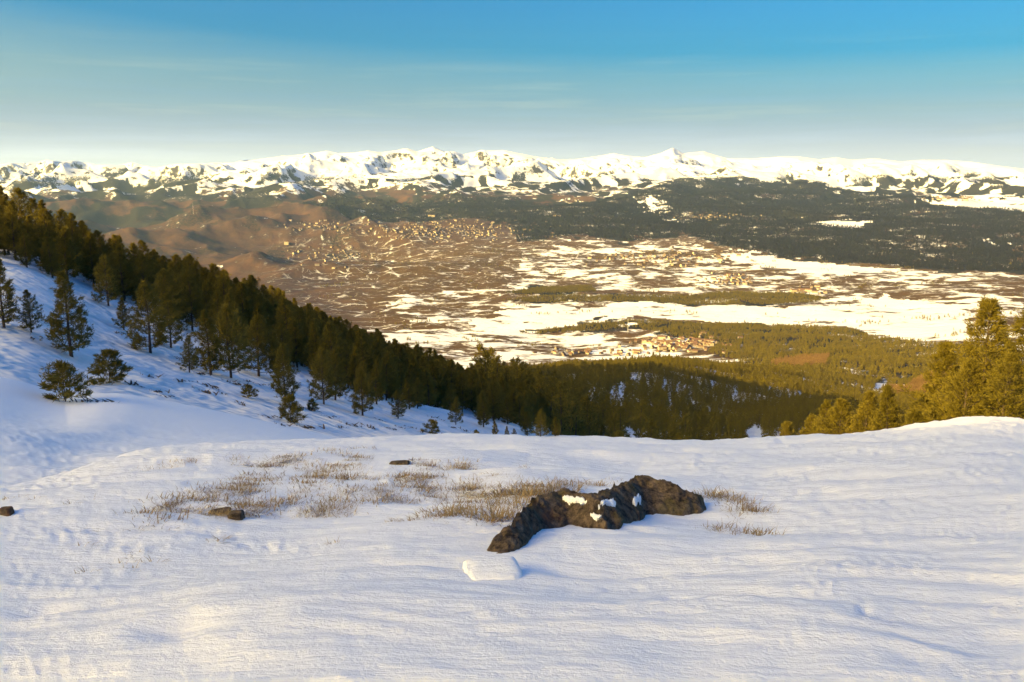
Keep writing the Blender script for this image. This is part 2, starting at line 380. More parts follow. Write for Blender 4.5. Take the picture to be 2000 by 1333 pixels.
def needle_material(name, ca, cb):
    m, nt, b = newmat(name); oi = nt.nodes.new('ShaderNodeObjectInfo'); n = noise(nt, pos(nt), 1.7, 3)
    f = mth(nt, 'ADD', mth(nt, 'MULTIPLY', n, 0.5), mth(nt, 'MULTIPLY', oi.outputs['Random'], 0.5))
    col = mixc(nt, f, ca, cb); nt.links.new(col, b.inputs['Base Color']); b.inputs['Roughness'].default_value = 0.7; b.inputs['Specular IOR Level'].default_value = 0.15
    t = nt.nodes.new('ShaderNodeBsdfTranslucent'); nt.links.new(col, t.inputs[0]); mx = nt.nodes.new('ShaderNodeMixShader'); mx.inputs[0].default_value = 0.32
    nt.links.new(b.outputs[0], mx.inputs[1]); nt.links.new(t.outputs[0], mx.inputs[2]); nt.links.new(mx.outputs[0], nt.nodes['Material Output'].inputs[0])
    return m
def plain(name, ca, cb, scale, rough=0.85, bd=0.0):
    m, nt, b = newmat(name); n = noise(nt, pos(nt), scale, 6, 0.65)
    nt.links.new(mixc(nt, n, ca, cb), b.inputs['Base Color']); b.inputs['Roughness'].default_value = rough
    if bd: nt.links.new(bump(nt, n, bd, 0.9), b.inputs['Normal'])
    return m
M_SNOW = snow_material(); M_LAND = land_material()
M_NEEDLE = needle_material('pine_needles', (0.120, 0.096, 0.018), (0.215, 0.160, 0.032))
M_LARCH = needle_material('bare_larch_twigs', (0.30, 0.175, 0.07), (0.19, 0.11, 0.045))
M_BARK = plain('pine_bark', (0.05, 0.035, 0.025), (0.13, 0.09, 0.065), 9, 0.9)
M_GRASS = needle_material('dry_grass', (0.47, 0.33, 0.165), (0.25, 0.16, 0.085))
def rock_material():
    m, nt, b = newmat('lichen_rock'); p = pos(nt)
    n1 = noise(nt, p, 14, 8, 0.7); n2 = noise(nt, p, 5, 5, 0.6); n3 = noise(nt, p, 45, 5, 0.7)
    c = mixc(nt, mth(nt, 'MULTIPLY', mth(nt, 'SUBTRACT', n1, 0.36), 3.2, clamp=True), (0.024, 0.017, 0.012), (0.27, 0.185, 0.125))
    c = mixc(nt, mth(nt, 'MULTIPLY', mth(nt, 'SUBTRACT', n3, 0.52), 4.0, clamp=True), c, (0.020, 0.014, 0.011))
    lich = mth(nt, 'MULTIPLY', mth(nt, 'SUBTRACT', n2, 0.54), 9.0, clamp=True)
    c = mixc(nt, mth(nt, 'MULTIPLY', lich, mth(nt, 'MULTIPLY', n3, 0.9)), c, (0.17, 0.13, 0.05))
    red = mth(nt, 'MULTIPLY', mth(nt, 'SUBTRACT', noise(nt, p, 3.1, 4, 0.6), 0.60), 10.0, clamp=True)
    c = mixc(nt, mth(nt, 'MULTIPLY', red, 0.7), c, (0.22, 0.09, 0.05))
    nt.links.new(c, b.inputs['Base Color']); b.inputs['Roughness'].default_value = 0.9
    nt.links.new(bump(nt, n3, 0.012, 1.0, bump(nt, n1, 0.035, 1.0)), b.inputs['Normal'])
    return m
M_ROCK = rock_material()
M_WALL = plain('render_wall', (0.25, 0.21, 0.17), (0.14, 0.11, 0.09), 0.05); M_ROOF = plain('slate_roof', (0.10, 0.06, 0.045), (0.17, 0.09, 0.06), 0.06)
M_PALE = plain('pale_wall', (0.42, 0.36, 0.27), (0.34, 0.29, 0.22), 0.02)
M_MAST = plain('white_steel', (0.75, 0.74, 0.72), (0.65, 0.64, 0.62), 0.5, 0.5)

# ------------------------------------------------------------------ ground sheet
fine = np.arange(-37.0, 37.0001, 0.1); coarse = np.concatenate([np.arange(40, 208, 3.0), np.arange(208, 322.6, 0.8)])   # finer on the side of the slope that casts the shade
TH = np.radians(np.concatenate([fine, coarse]))
R1 = np.exp(np.linspace(math.log(0.6), math.log(40), 330)); R2 = np.exp(np.linspace(math.log(40), math.log(1500), 170))
R3 = np.exp(np.linspace(math.log(1500), math.log(9000), 260)); R4 = np.linspace(9000, 20000, 230); R5 = np.linspace(20000, 42000, 40)

# land cover, laid out on the ground in world coordinates
G = {}
G['forest_east'] = poly([(1160, 395), (1230, 378), (1400, 352), (1560, 352), (1700, 368), (1800, 385), (1870, 405), (2010, 415), (2010, 533), (1870, 530), (1740, 520), (1560, 505), (1430, 487), (1330, 455), (1250, 430)], 4500, 14000)
G['forest_mid'] = poly([(590, 400), (700, 383), (850, 388), (1000, 390), (1160, 395), (1320, 430), (1330, 462), (1240, 472), (1130, 462), (1010, 475), (1000, 445), (900, 425), (740, 430), (670, 420)], 4500, 12000)
G['glade_a'] = poly([(1580, 440), (1620, 431), (1690, 433), (1715, 440), (1650, 444)], 4500, 12000)
G['glade_b'] = poly([(1255, 383), (1272, 381), (1290, 403), (1300, 390), (1305, 404), (1272, 416)], 4500, 12000)
G['glade_c'] = poly([(1900, 464), (1910, 463), (1945, 474), (1935, 476)], 4500, 12000)
G['glade_d'] = poly([(1290, 428), (1345, 427), (1348, 433), (1300, 433)], 4500, 12000)
G['run_a'] = poly([(1560, 336), (1572, 334), (1640, 360), (1705, 378), (1690, 381), (1620, 365)], 7000, 16000)
G['run_b'] = poly([(1600, 338), (1612, 336), (1700, 372), (1692, 375)], 7000, 16000)
G['plain'] = poly([(1800, 388), (1900, 385), (2020, 386), (2020, 414), (1900, 408)], 7000, 14000)
G['strip_a'] = poly([(985, 573), (1060, 562), (1155, 560), (1165, 570), (1080, 574)], 3000, 7000)
G['strip_b'] = poly([(980, 588), (1060, 578), (1240, 578), (1380, 576), (1400, 572), (1540, 572), (1615, 584), (1580, 592), (1390, 597), (1250, 589), (1060, 592)], 3000, 7000)
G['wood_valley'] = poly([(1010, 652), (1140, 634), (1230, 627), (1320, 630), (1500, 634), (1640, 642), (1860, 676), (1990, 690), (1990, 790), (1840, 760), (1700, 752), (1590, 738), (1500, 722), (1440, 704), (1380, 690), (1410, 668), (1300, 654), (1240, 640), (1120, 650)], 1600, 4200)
G['larch_a'] = poly([(1500, 712), (1560, 702), (1620, 698), (1612, 716), (1560, 722)], 1600, 4200)
G['larch_b'] = poly([(1735, 765), (1800, 745), (1860, 722), (1850, 790), (1750, 790)], 1300, 4200)
G['track'] = poly([(1708, 750), (1738, 740), (1722, 765), (1730, 785), (1700, 788), (1706, 765)], 1300, 4200)
G['fields_snowy'] = poly([(1100, 470), (1300, 470), (1420, 492), (1600, 512), (1860, 532), (2010, 540), (2010, 690), (1850, 670), (1640, 636), (1300, 622), (1000, 645), (880, 640), (740, 610), (760, 578), (900, 570), (1000, 560), (1000, 500)], 2300, 7500)
G['fields_white'] = poly([(1390, 500), (1480, 497), (1640, 512), (1770, 530), (1640, 535), (1480, 520)], 3500, 7500)
G['meadow_white'] = poly([(1000, 600), (1250, 592), (1600, 596), (1700, 575), (1900, 600), (1900, 668), (1640, 636), (1300, 622), (1000, 640), (900, 630)], 2300, 6000)

# villages: centre pixel, spread px, count
def cover_of(x, y, z, slope):
    r = np.hypot(x, y); th = np.arctan2(x, y)
    snow = np.zeros_like(r); forest = np.zeros_like(r); moor = np.zeros_like(r); line = np.zeros_like(r); larch = np.zeros_like(r)
    qx, qy = x+0.03*r*0.5*fbm(x/(0.05*3000), y/150, 3, 221), y+0.05*r*fbm(x/260, y/260, 3, 223)
    big = fbm(x/900, y/900, 4, 201); med = fbm(x/260, y/260, 4, 207)
    near = r < 2000
    val = ~near
    # valley fields
    snow = np.where(val, 0.12+0.10*big, 0.97)
    line = np.where(val, 0.9, 0.0)*(1-sstep(6800, 8200, r))*sstep(-0.34, -0.16, th)
    moor = np.where(val, sstep(-0.12, -0.26, th), 0.0); moor = np.maximum(moor, sstep(6300, 7600, r))
    m = inside(G['fields_snowy'], qx, qy); snow = np.where(m, 0.42+0.28*med+0.12*big, snow)
    for k, v in (('fields_white', 0.85), ('meadow_white', 0.78)):
        m = inside(G[k], qx, qy); snow = np.where(m, v+0.12*med, snow)
    m = val & (r < 3300); snow = np.where(m, np.maximum(snow, 0.5+0.3*med), snow)
    # foothills and range
    up = sstep(-360, -190, z + 110*big + 60*med)*sstep(7600, 9800, r)
    snow = np.maximum(snow*(r < 9000), up*(0.62+0.35*sstep(-150, 150, z)+0.18*med))
    rock = sstep(0.72, 1.3, slope + 0.3*med)*(r > 12000); snow = np.where(r > 12500, np.maximum(snow, 0.92+0.2*med), snow)*(1-0.5*rock)
    fz = (r > 9000)*sstep(120, -80, z+140*big)*sstep(-0.20, 0.14, med+0.35*big+0.25*sstep(0.05, 0.3, th))
    forest = np.maximum(forest, fz*0.8)
    pur = sstep(-0.25, 0.25, big+0.6*med)*sstep(7500, 9500, r)*(1-sstep(14500, 16500, r))*sstep(-0.05, -0.2, th)*sstep(120, -60, z); forest = np.maximum(forest, pur*0.62)
    pu2 = sstep(0.1, 0.4, big+0.6*med)*(r > 6000)*(r < 9500)*sstep(-0.10, -0.22, th); forest = np.maximum(forest, pu2*0.5)
    for k in ('forest_east', 'forest_mid'):
        m = inside(G[k], qx, qy); forest = np.where(m, 0.72+0.30*med+0.22*big, forest); snow = np.where(m, 0.40, snow)
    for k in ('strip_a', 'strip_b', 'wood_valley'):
        m = inside(G[k], qx, qy); forest = np.where(m, 0.62+0.5*med, forest); snow = np.where(m, 0.42, snow); moor = np.where(m, 0.8, moor)  # wood floor darkened in its colour, for the shade gaps between trees
    for k in ('glade_a', 'glade_b', 'glade_c', 'glade_d', 'plain', 'track', 'run_a', 'run_b'):
        m = inside(G[k], qx, qy); forest = np.where(m, 0, forest); snow = np.where(m, 1.1, snow); line = np.where(m, 0, line)
    for k in ('larch_a', 'larch_b'):
        m = inside(G[k], qx, qy); larch = np.where(m, 1.0, larch); forest = np.where(m, 0, forest); snow = np.where(m, 0.15, snow)
    return snow, forest, moor, line, larch, sstep(10500, 13000, r)

def ring(name, rs, mat, close_center=False):
    T, Rr = np.meshgrid(TH, rs, indexing='ij'); X = Rr*np.sin(T); Y = Rr*np.cos(T)
    Zt = terrain(X.ravel(), Y.ravel()).reshape(X.shape)
    n, k = X.shape; V = np.stack([X, Y, Zt], -1).reshape(-1, 3)
    a = np.arange(n*k).reshape(n, k); b = np.roll(a, -1, axis=0)
    Fq = np.stack([a[:, :-1], a[:, 1:], b[:, 1:], b[:, :-1]], -1).reshape(-1, 4)[:, ::-1]
    faces = [Fq]
    if close_center:
        V = np.vstack([V, [[0, 0, gz(0.01, 0.01)]]]); c = len(V)-1
        faces.append(np.stack([np.full(n, c), b[:, 0], a[:, 0]], -1)[:, ::-1])
    me = mesh_from(name, V, faces, [mat], smooth=True)
    if mat is M_LAND:
        gr = np.abs(np.gradient(Zt, axis=1)/np.gradient(Rr, axis=1)); gt = np.abs(np.gradient(Zt, axis=0)/np.maximum(Rr*np.gradient(T, axis=0), 1e-3))
        sl = np.hypot(gr, np.minimum(gt, 2))
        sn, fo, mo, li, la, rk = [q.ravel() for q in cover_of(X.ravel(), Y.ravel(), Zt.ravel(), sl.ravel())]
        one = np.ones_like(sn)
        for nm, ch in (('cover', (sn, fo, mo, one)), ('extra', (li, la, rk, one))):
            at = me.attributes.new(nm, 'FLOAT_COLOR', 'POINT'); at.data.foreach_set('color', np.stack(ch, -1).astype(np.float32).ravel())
    o = obj(name, me); tag(o, kind='structure'); return o
ring('snow_ground', R1, M_SNOW, True)
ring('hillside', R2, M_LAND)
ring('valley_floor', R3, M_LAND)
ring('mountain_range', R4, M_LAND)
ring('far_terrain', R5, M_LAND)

# ------------------------------------------------------------------ haze: one closed box of even air
def box_mesh(name, x0, x1, y0, y1, z0, z1, mat):
    v = [(x, y, z) for z in (z0, z1) for y in (y0, y1) for x in (x0, x1)]
    f = [(0, 2, 3, 1), (4, 5, 7, 6), (0, 1, 5, 4), (2, 6, 7, 3), (0, 4, 6, 2), (1, 3, 7, 5)]
    return mesh_from(name, v, np.array(f), [mat])
mh = bpy.data.materials.new('haze_air'); mh.use_nodes = True
mh.node_tree.nodes.remove(mh.node_tree.nodes['Principled BSDF'])
pv = mh.node_tree.nodes.new('ShaderNodeVolumePrincipled')
pv.inputs['Color'].default_value = (0.42, 0.66, 1.0, 1); pv.inputs['Density'].default_value = 1.8e-5; pv.inputs['Anisotropy'].default_value = 0.2
mh.node_tree.links.new(pv.outputs[0], mh.node_tree.nodes['Material Output'].inputs['Volume'])
tag(obj('haze', box_mesh('haze', -43000, 43000, -43000, 43000, -760, 640, mh)), 'pale blue haze in the air over the valley and the mountains', None, None, 'stuff')

# ------------------------------------------------------------------ pines
rng = np.random.default_rng(7); random.seed(7)
def tube(path, radii, sides):
    path = np.asarray(path, float); n = len(path); V = []
    for i in range(n):
        t = path[min(i+1, n-1)]-path[max(i-1, 0)]; t = t/(np.linalg.norm(t)+1e-9)
        a = np.cross(t, [0.31, 0.95, 0.05]); a /= np.linalg.norm(a)+1e-9; b = np.cross(t, a)
        for k in range(sides):
            q = 2*math.pi*k/sides; V.append(path[i]+radii[i]*(math.cos(q)*a+math.sin(q)*b))
    Fc = [(i*sides+k, i*sides+(k+1) % sides, (i+1)*sides+(k+1) % sides, (i+1)*sides+k) for i in range(n-1) for k in range(sides)]
    return np.array(V), np.array(Fc)

def pine(seed, H, W, nb, tb, per, ln, wd, bottom=0.06, sides=7, limbs=True, bushy=0.0, thin=0.8):
    """mountain pine: whorled limbs that curve up, needle tufts on the outer two thirds of every limb"""
    g = np.random.default_rng(seed)
    lean = g.normal(0, 0.03, 2)*H
    tz = np.linspace(-0.5, 0.97*H, 9); tr = 0.022*H*(1-np.linspace(0, 1, 9)*0.93)
    trunk_path = np.stack([lean[0]*(tz/H)**2+0.01*H*np.sin(tz*2.1/H*3+seed), lean[1]*(tz/H)**2, tz], -1)
    TV, TF = tube(trunk_path, tr, sides); TVs = [TV]; TFs = [TF]; off = len(TV)
    P0 = []; D0 = []; L0 = []
    lob = g.uniform(0, 6.28, 3)
    for i in range(nb):
        t = bottom + (1-bottom)*((i+0.5)/nb)**(0.95) ; t = min(t, 0.985)
        az = i*2.39996+g.normal(0, 0.35); h = t*H
        prof = (1-t)**thin*(0.45+0.55*min(1, (t-bottom)/0.16+0.25)) + 0.02
        L = W*prof*g.uniform(0.62, 1.18)*(1+0.18*math.sin(az*2+lob[0])+0.12*math.sin(az*3+lob[1]))
        e0 = g.uniform(-0.15, 0.2)+0.55*t; e1 = e0+g.uniform(0.3, 0.65)
        c = np.array([np.interp(h, tz, trunk_path[:, 0]), np.interp(h, tz, trunk_path[:, 1]), h])
        out = np.array([math.cos(az), math.sin(az), 0]); sidev = np.array([-math.sin(az), math.cos(az), 0])
        pts = [c]; p = c.copy(); K = 5
        for k in range(K):
            e = e0+(e1-e0)*k/(K-1); p = p+(L/K)*(out*math.cos(e)+np.array([0, 0, 1])*math.sin(e)); pts.append(p.copy())
        pts = np.array(pts)
        if limbs:
            v, f = tube(pts, np.linspace(0.005*H*(1.15-t), 0.0012*H, K+1), 3); TVs.append(v); TFs.append(f+off); off += len(v)
        s = np.sqrt(g.uniform(0.06 if t > .5 else 0.12, 1.0, tb)); idx = s*K; i0 = np.minimum(idx.astype(int), K-1); fr = (idx-i0)[:, None]
        q = pts[i0]*(1-fr)+pts[i0+1]*fr
        lat = g.normal(0, 1, tb)*0.24*L*(1.15-0.6*s)
        q = q+lat[:, None]*sidev+np.array([0, 0, 1])*np.abs(g.normal(0, 0.07, tb))[:, None]*L
        d = out*0.65+sidev*(np.sign(lat)*0.45)[:, None]+np.array([0, 0, 1])*g.uniform(0.25, 0.95, tb)[:, None]
        P0.append(q); D0.append(d); L0.append(np.full(tb, 1.0)*(1-0.55*t))
    tip = np.array([trunk_path[-1, 0], trunk_path[-1, 1], 0.96*H]); nt_ = max(4, tb//2)
    P0.append(tip+g.normal(0, 0.02*H, (nt_, 3))); D0.append(np.array([0, 0, 1])+g.normal(0, .35, (nt_, 3))); L0.append(np.full(nt_, 0.8))
    Pp = np.concatenate(P0); D = np.concatenate(D0); Ls = np.concatenate(L0)
    n = len(Pp); Pn = np.repeat(Pp, per, 0); Dn = np.repeat(D, per, 0); Ln = np.repeat(Ls, per)
    Dn = Dn/np.linalg.norm(Dn, axis=1)[:, None]+g.normal(0, 0.55, Dn.shape); Dn /= np.linalg.norm(Dn, axis=1)[:, None]
    Wv = np.cross(Dn, g.normal(0, 1, Dn.shape)); Wv /= np.linalg.norm(Wv, axis=1)[:, None]+1e-9
    ll = (ln*Ln*g.uniform(0.7, 1.25, len(Ln)))[:, None]; ww = (wd*Ln*g.uniform(0.7, 1.3, len(Ln)))[:, None]
    Pn = Pn+g.normal(0, ln*0.18, Pn.shape)
    A = Pn-Wv*ww*0.25; B = Pn+Wv*ww*0.25; C1 = Pn+Dn*ll*0.6+Wv*ww*0.5; C2 = Pn+Dn*ll; 
    CV = np.stack([A, B, C1, C2], 1).reshape(-1, 3); m = len(Pn); base = np.arange(m)*4
    CF = np.stack([base, base+1, base+2, base+3], -1)
    return (np.concatenate(TVs), np.concatenate(TFs)), (CV, CF)

def pine_meshes(name, n, seed0, mat=None, **kw):
    out = []
    for i in range(n):
        k = dict(kw); k['W'] = kw['W']*(0.85+0.3*((i*0.618) % 1)); k['thin'] = 0.62+0.3*((i*0.37) % 1)
        (tv, tf), (cv, cf) = pine(seed0+i*13, **k)
        out.append((mesh_from(name+'_trunk', tv, tf, [M_BARK], smooth=True), mesh_from(name+'_crown', cv, cf, [mat or M_NEEDLE])))
    return out
def joined(name, pr, mat=None):                      # trunk + crown in one mesh, for the woods too dense to count
    t, c = pr
    a = np.empty(len(t.vertices)*3); t.vertices.foreach_get('co', a); b = np.empty(len(c.vertices)*3); c.vertices.foreach_get('co', b)
    fa = np.array([p.vertices[:] for p in t.polygons]); fb = np.array([p.vertices[:] for p in c.polygons])+len(t.vertices)
    return mesh_from(name, np.vstack([a.reshape(-1, 3), b.reshape(-1, 3)]), [fa, fb], [M_BARK, mat or M_NEEDLE], fmat=np.r_[np.zeros(len(fa)), np.ones(len(fb))])

H0 = 6.0
NEAR = pine_meshes('near_pine', 3, 101, H=H0, W=2.2, nb=125, tb=28, per=7, ln=0.20, wd=0.045)
MIDP = pine_meshes('pine', 6, 201, H=H0, W=2.2, nb=80, tb=15, per=6, ln=0.32, wd=0.09, sides=6)
BUSH = pine_meshes('low_pine', 3, 301, H=1.6, W=1.15, nb=34, tb=14, per=7, ln=0.24, wd=0.06, bottom=0.02, sides=5)
FARP = pine_meshes('far_pine', 5, 401, H=H0, W=1.9, nb=38, tb=7, per=4, ln=0.55, wd=0.20, sides=4, limbs=False)
DOTP = pine_meshes('dot_pine', 4, 501, H=H0, W=1.9, nb=14, tb=3, per=3, ln=1.2, wd=0.75, sides=3, limbs=False)
LARCH = pine_meshes('larch', 2, 601, mat=M_LARCH, H=H0, W=1.2, nb=20, tb=5, per=3, ln=0.9, wd=0.16, sides=4, limbs=False)

TREES = []      # (screen size, x, y, height, kind, label, group)
def add_tree(x, y, h, kind, label=None, group=None, pri=0):
    TREES.append([pri*1000+h/max(math.hypot(x, y), 1), x, y, h, kind, label, group])
def base_tree(px, py, hpx, kind='mid', rmin=14, rmax=900, label=None):
    x, y = hit(px, py, rmin, rmax); r = math.hypot(x, y)*math.cos(math.atan2(x, y))
    add_tree(x, y, hpx*r/F/0.96, kind, label, None, 1)
def top_tree(px, py_top, r, kind, label):
    th = theta_of(px, py_top); x, y = r*math.sin(th), r*math.cos(th); zt = CAMZ-r*tdep(th, py_top)
    add_tree(x, y, max(zt-gz(x, y), 0.8), kind, label, None, 2)
# the pines beyond the snow edge on the right
top_tree(1935, 592, 31, 'near', 'tall pine with a sunlit golden crown beyond the snow edge')
top_tree(2012, 602, 30, 'near', 'sunlit pine whose crown overlaps the tallest golden pine')
top_tree(1858, 668, 33, 'near', 'half shaded pine leaning against the tallest golden pine')
top_tree(1975, 690, 27, 'near', 'dark shaded pine standing in front of the tallest golden pine')
top_tree(1900, 705, 27.5, 'near', 'dark bushy pine at the foot of the tallest golden pine')
top_tree(1745, 757, 30, 'near', 'rounded golden pine rising over the snow edge beside a small golden one')
top_tree(1690, 768, 32, 'near', 'upright pine with lit tip between two golden pines')
top_tree(1650, 782, 33, 'near', 'narrow pale golden pine just over the snow edge')
top_tree(1612, 784, 34, 'near', 'forked golden pine at the end of the lit row')
top_tree(1785, 800, 28, 'near', 'small golden pine with dark base near the tall pines')
top_tree(1830, 790, 28, 'near', 'low dark pine filling the gap below the tall pines')
top_tree(1545, 826, 40, 'near', 'low dark green pine peeping over the snow edge')
top_tree(1580, 812, 36, 'near', 'small pine with golden tip at the dark wood')
top_tree(1215, 842, 60, 'mid', 'single olive green bush pine at the snowy gully')
# pines that stand free on the snow slope
for a in [(8, 640, 130, 'mid', 'pine at the top of the open snow slope'), (62, 650, 82, 'mid', 'slim pine leaning beside a broad snow slope pine'),
          (140, 697, 165, 'mid', 'broad pine standing alone on the open snow slope'), (215, 748, 62, 'bush', 'dark sprawling low pine downhill from a broad pine'),
          (128, 785, 75, 'bush', 'lowest sprawling bush pine alone on the white slope'), (212, 598, 95, 'mid', 'slender pine at the edge of the dark wood uphill'),
          (295, 690, 138, 'mid', 'dense round pine in front of the dark wood'), (242, 645, 62, 'mid', 'thin young pine beside a dense round pine'),
          (335, 680, 105, 'mid', None), (370, 728, 72, 'mid', 'pointed young pine on the snow below the wood'), (412, 732, 125, 'mid', None), (450, 738, 140, 'mid', None), (505, 735, 120, 'mid', None),
          (557, 790, 120, 'mid', 'ragged pine standing downhill of the wood'), (568, 825, 52, 'bush', 'bushy pine at the foot of a ragged pine'), (486, 778, 26, 'bush', 'tiny bush pine on bare snow'),
          (545, 745, 90, 'mid', None), (632, 790, 110, 'mid', None), (655, 782, 90, 'mid', None), (708, 812, 88, 'mid', None), (735, 790, 90, 'mid', None), (778, 818, 58, 'mid', None), (800, 800, 60, 'mid', None),
          (610, 802, 22, 'bush', 'tiny bush pine below the wood edge'), (845, 848, 28, 'bush', 'round bush pine on the snow bank'), (890, 830, 55, 'mid', None), (945, 835, 70, 'mid', None), (967, 858, 34, 'mid', None),
          (930, 852, 14, 'bush', None), (990, 856, 22, 'mid', None), (1030, 852, 50, 'mid', None), (1056, 854, 58, 'mid', None), (1004, 856, 18, 'mid', None), (1085, 856, 40, 'mid', None)]:
    base_tree(*a[:4], label=a[4])

def in_frame(x, y, z):
    # within the width of the view plus a margin
    return np.abs(np.arctan2(x, y)) < RAD(36.5)
def scatter(n, r0, r1, t0, t1):
    r = np.sqrt(rng.uniform(r0*r0, r1*r1, n)); t = rng.uniform(t0, t1, n); return r*np.sin(t), r*np.cos(t)
# wood on the left slope: from the lower wood edge over the crest
edge = [(0, 505), (60, 545), (200, 585), (330, 650), (430, 705), (560, 728), (640, 765), (740, 782), (830, 800), (930, 818), (1020, 838), (1100, 850)]
eh = [hit(a, b, 14, 500) for a, b in edge]; et = np.array([math.atan2(a, b) for a, b in eh]); er = np.array([math.hypot(a, b) for a, b in eh])
x, y = scatter(17000, 55, 520, RAD(-37), RAD(5)); r = np.hypot(x, y); th = np.arctan2(x, y)
lo = np.interp(th, et, er); ridge_r = np.interp(th, [RAD(-36), RAD(-32), RAD(-25.5), RAD(-17.7), RAD(-9), 0, RAD(5)], [92, 104, 122, 150, 215, 350, 480])
keep = (r > lo*(1.0+0.10*fbm(x/14, y/14, 2, 301))) & (r < ridge_r*1.12) & (rng.uniform(0, 1, len(x)) < np.where(r < lo*1.15, 0.55, 0.95))
# thin out to a natural spacing
def space(x, y, d):
    cell = {}; out = []
    for i in range(len(x)):
        k = (int(x[i]//d), int(y[i]//d))
        if any((abs(x[j]-x[i])**2+(y[j]-y[i])**2) < d*d for a in (-1, 0, 1) for b in (-1, 0, 1) for j in cell.get((k[0]+a, k[1]+b), ())): continue
        cell.setdefault(k, []).append(i); out.append(i)
    return np.array(out)
x, y = x[keep], y[keep]; k = space(x, y, 1.75); x, y = x[k], y[k]
for a, b in zip(x, y):
    rr = math.hypot(a, b); add_tree(a, b, random.uniform(4.2, 7.3)*(0.8 if rr < np.interp(math.atan2(a, b), et, er)*1.12 else 1.0), 'mid', None, None)
# hollow and spur in the middle, with snowy gullies left open
x, y = scatter(26000, 150, 1650, RAD(-3), RAD(36)); r = np.hypot(x, y); th = np.arctan2(x, y)
gul = np.abs(np.degrees(th)-8.2-1.0*gnoise(r/60, r*0, 5)-0.8*np.sin(r/90)) < np.interp(r, [100, 300, 700, 1000], [0.55, 0.45, 0.3, 0.0])
gul2 = (np.abs(np.degrees(th)-17.6) < 0.45) & (r > 250) & (r < 520)
open_ = fbm(x/70, y/70, 3, 311) > 0.62
k = ~gul & ~gul2 & ~open_ & ~inside(G['track'], x, y) & ~inside(G['larch_b'], x, y); x, y = x[k], y[k]; k = space(x, y, 5.0); x, y = x[k], y[k]
for a, b in zip(x, y): add_tree(a, b, random.uniform(7.5, 12.5), 'far', None, None)
# the pines just beyond the snow edge, below the lip
x, y = scatter(260, 34, 150, RAD(12), RAD(36)); k = space(x, y, 4.0); x, y = x[k], y[k]
for a, b in zip(x, y):
    h = random.uniform(2.5, 5.5); zt = gz(a, b)+h; rr = math.hypot(a, b)
    if (CAMZ-zt)/rr > tdep(math.atan2(a, b), 842 if a/b < 0.42 else 815): add_tree(a, b, h, 'mid', None, None)

TREES.sort(key=lambda t: -t[0])
GRP = 'mountain pines on the near slopes'
KM = {'near': NEAR, 'mid': MIDP, 'bush': BUSH, 'far': FARP}
singles, rest_t = TREES[:298], TREES[298:]
RIDGE_T = [RAD(-36), RAD(-32), RAD(-25.5), RAD(-17.7), RAD(-9), 0, RAD(5)]; RIDGE_R = [92, 104, 122, 150, 215, 350, 480]
def regime(x, y, h):
    th = math.degrees(math.atan2(x, y)); r = math.hypot(x, y)
    if th > 11: return ('large' if h > 5 else 'small')+' pine in the wood beyond the snow edge'
    if r < np.interp(math.radians(th), et, er)*1.05: return ('tall' if h > 4 else 'young')+' dark green pine standing free on the snow below the wood'
    sz = 'tall' if h > 6.3 else ('short' if h < 5.0 else 'middling')
    if r > np.interp(math.radians(th), RIDGE_T, RIDGE_R)*0.93: return sz+' dark pine on the wooded crest of the snowy slope'
    if r < np.interp(math.radians(th), et, er)*1.22: return sz+' dark green pine at the lower edge of the slope wood'
    return sz+' dark green pine deep in the dense slope wood'
for i, (pri, x, y, h, kind, label, group) in enumerate(singles):
    tr, cr = KM[kind][i % len(KM[kind])]; z = gz(x, y)
    e = bpy.data.objects.new('pine_tree' if kind != 'bush' else 'bush_pine', None); COL.objects.link(e)
    e.location = (x, y, z-0.02); s = h/(1.6 if kind == 'bush' else H0); wv = random.uniform(0.9, 1.15); e.scale = (s*wv, s*wv, s); e.rotation_euler = (0, 0, random.uniform(0, 6.28))
    obj('trunk', tr, e); obj('crown', cr, e)
    tag(e, label or regime(x, y, h), 'tree', GRP)

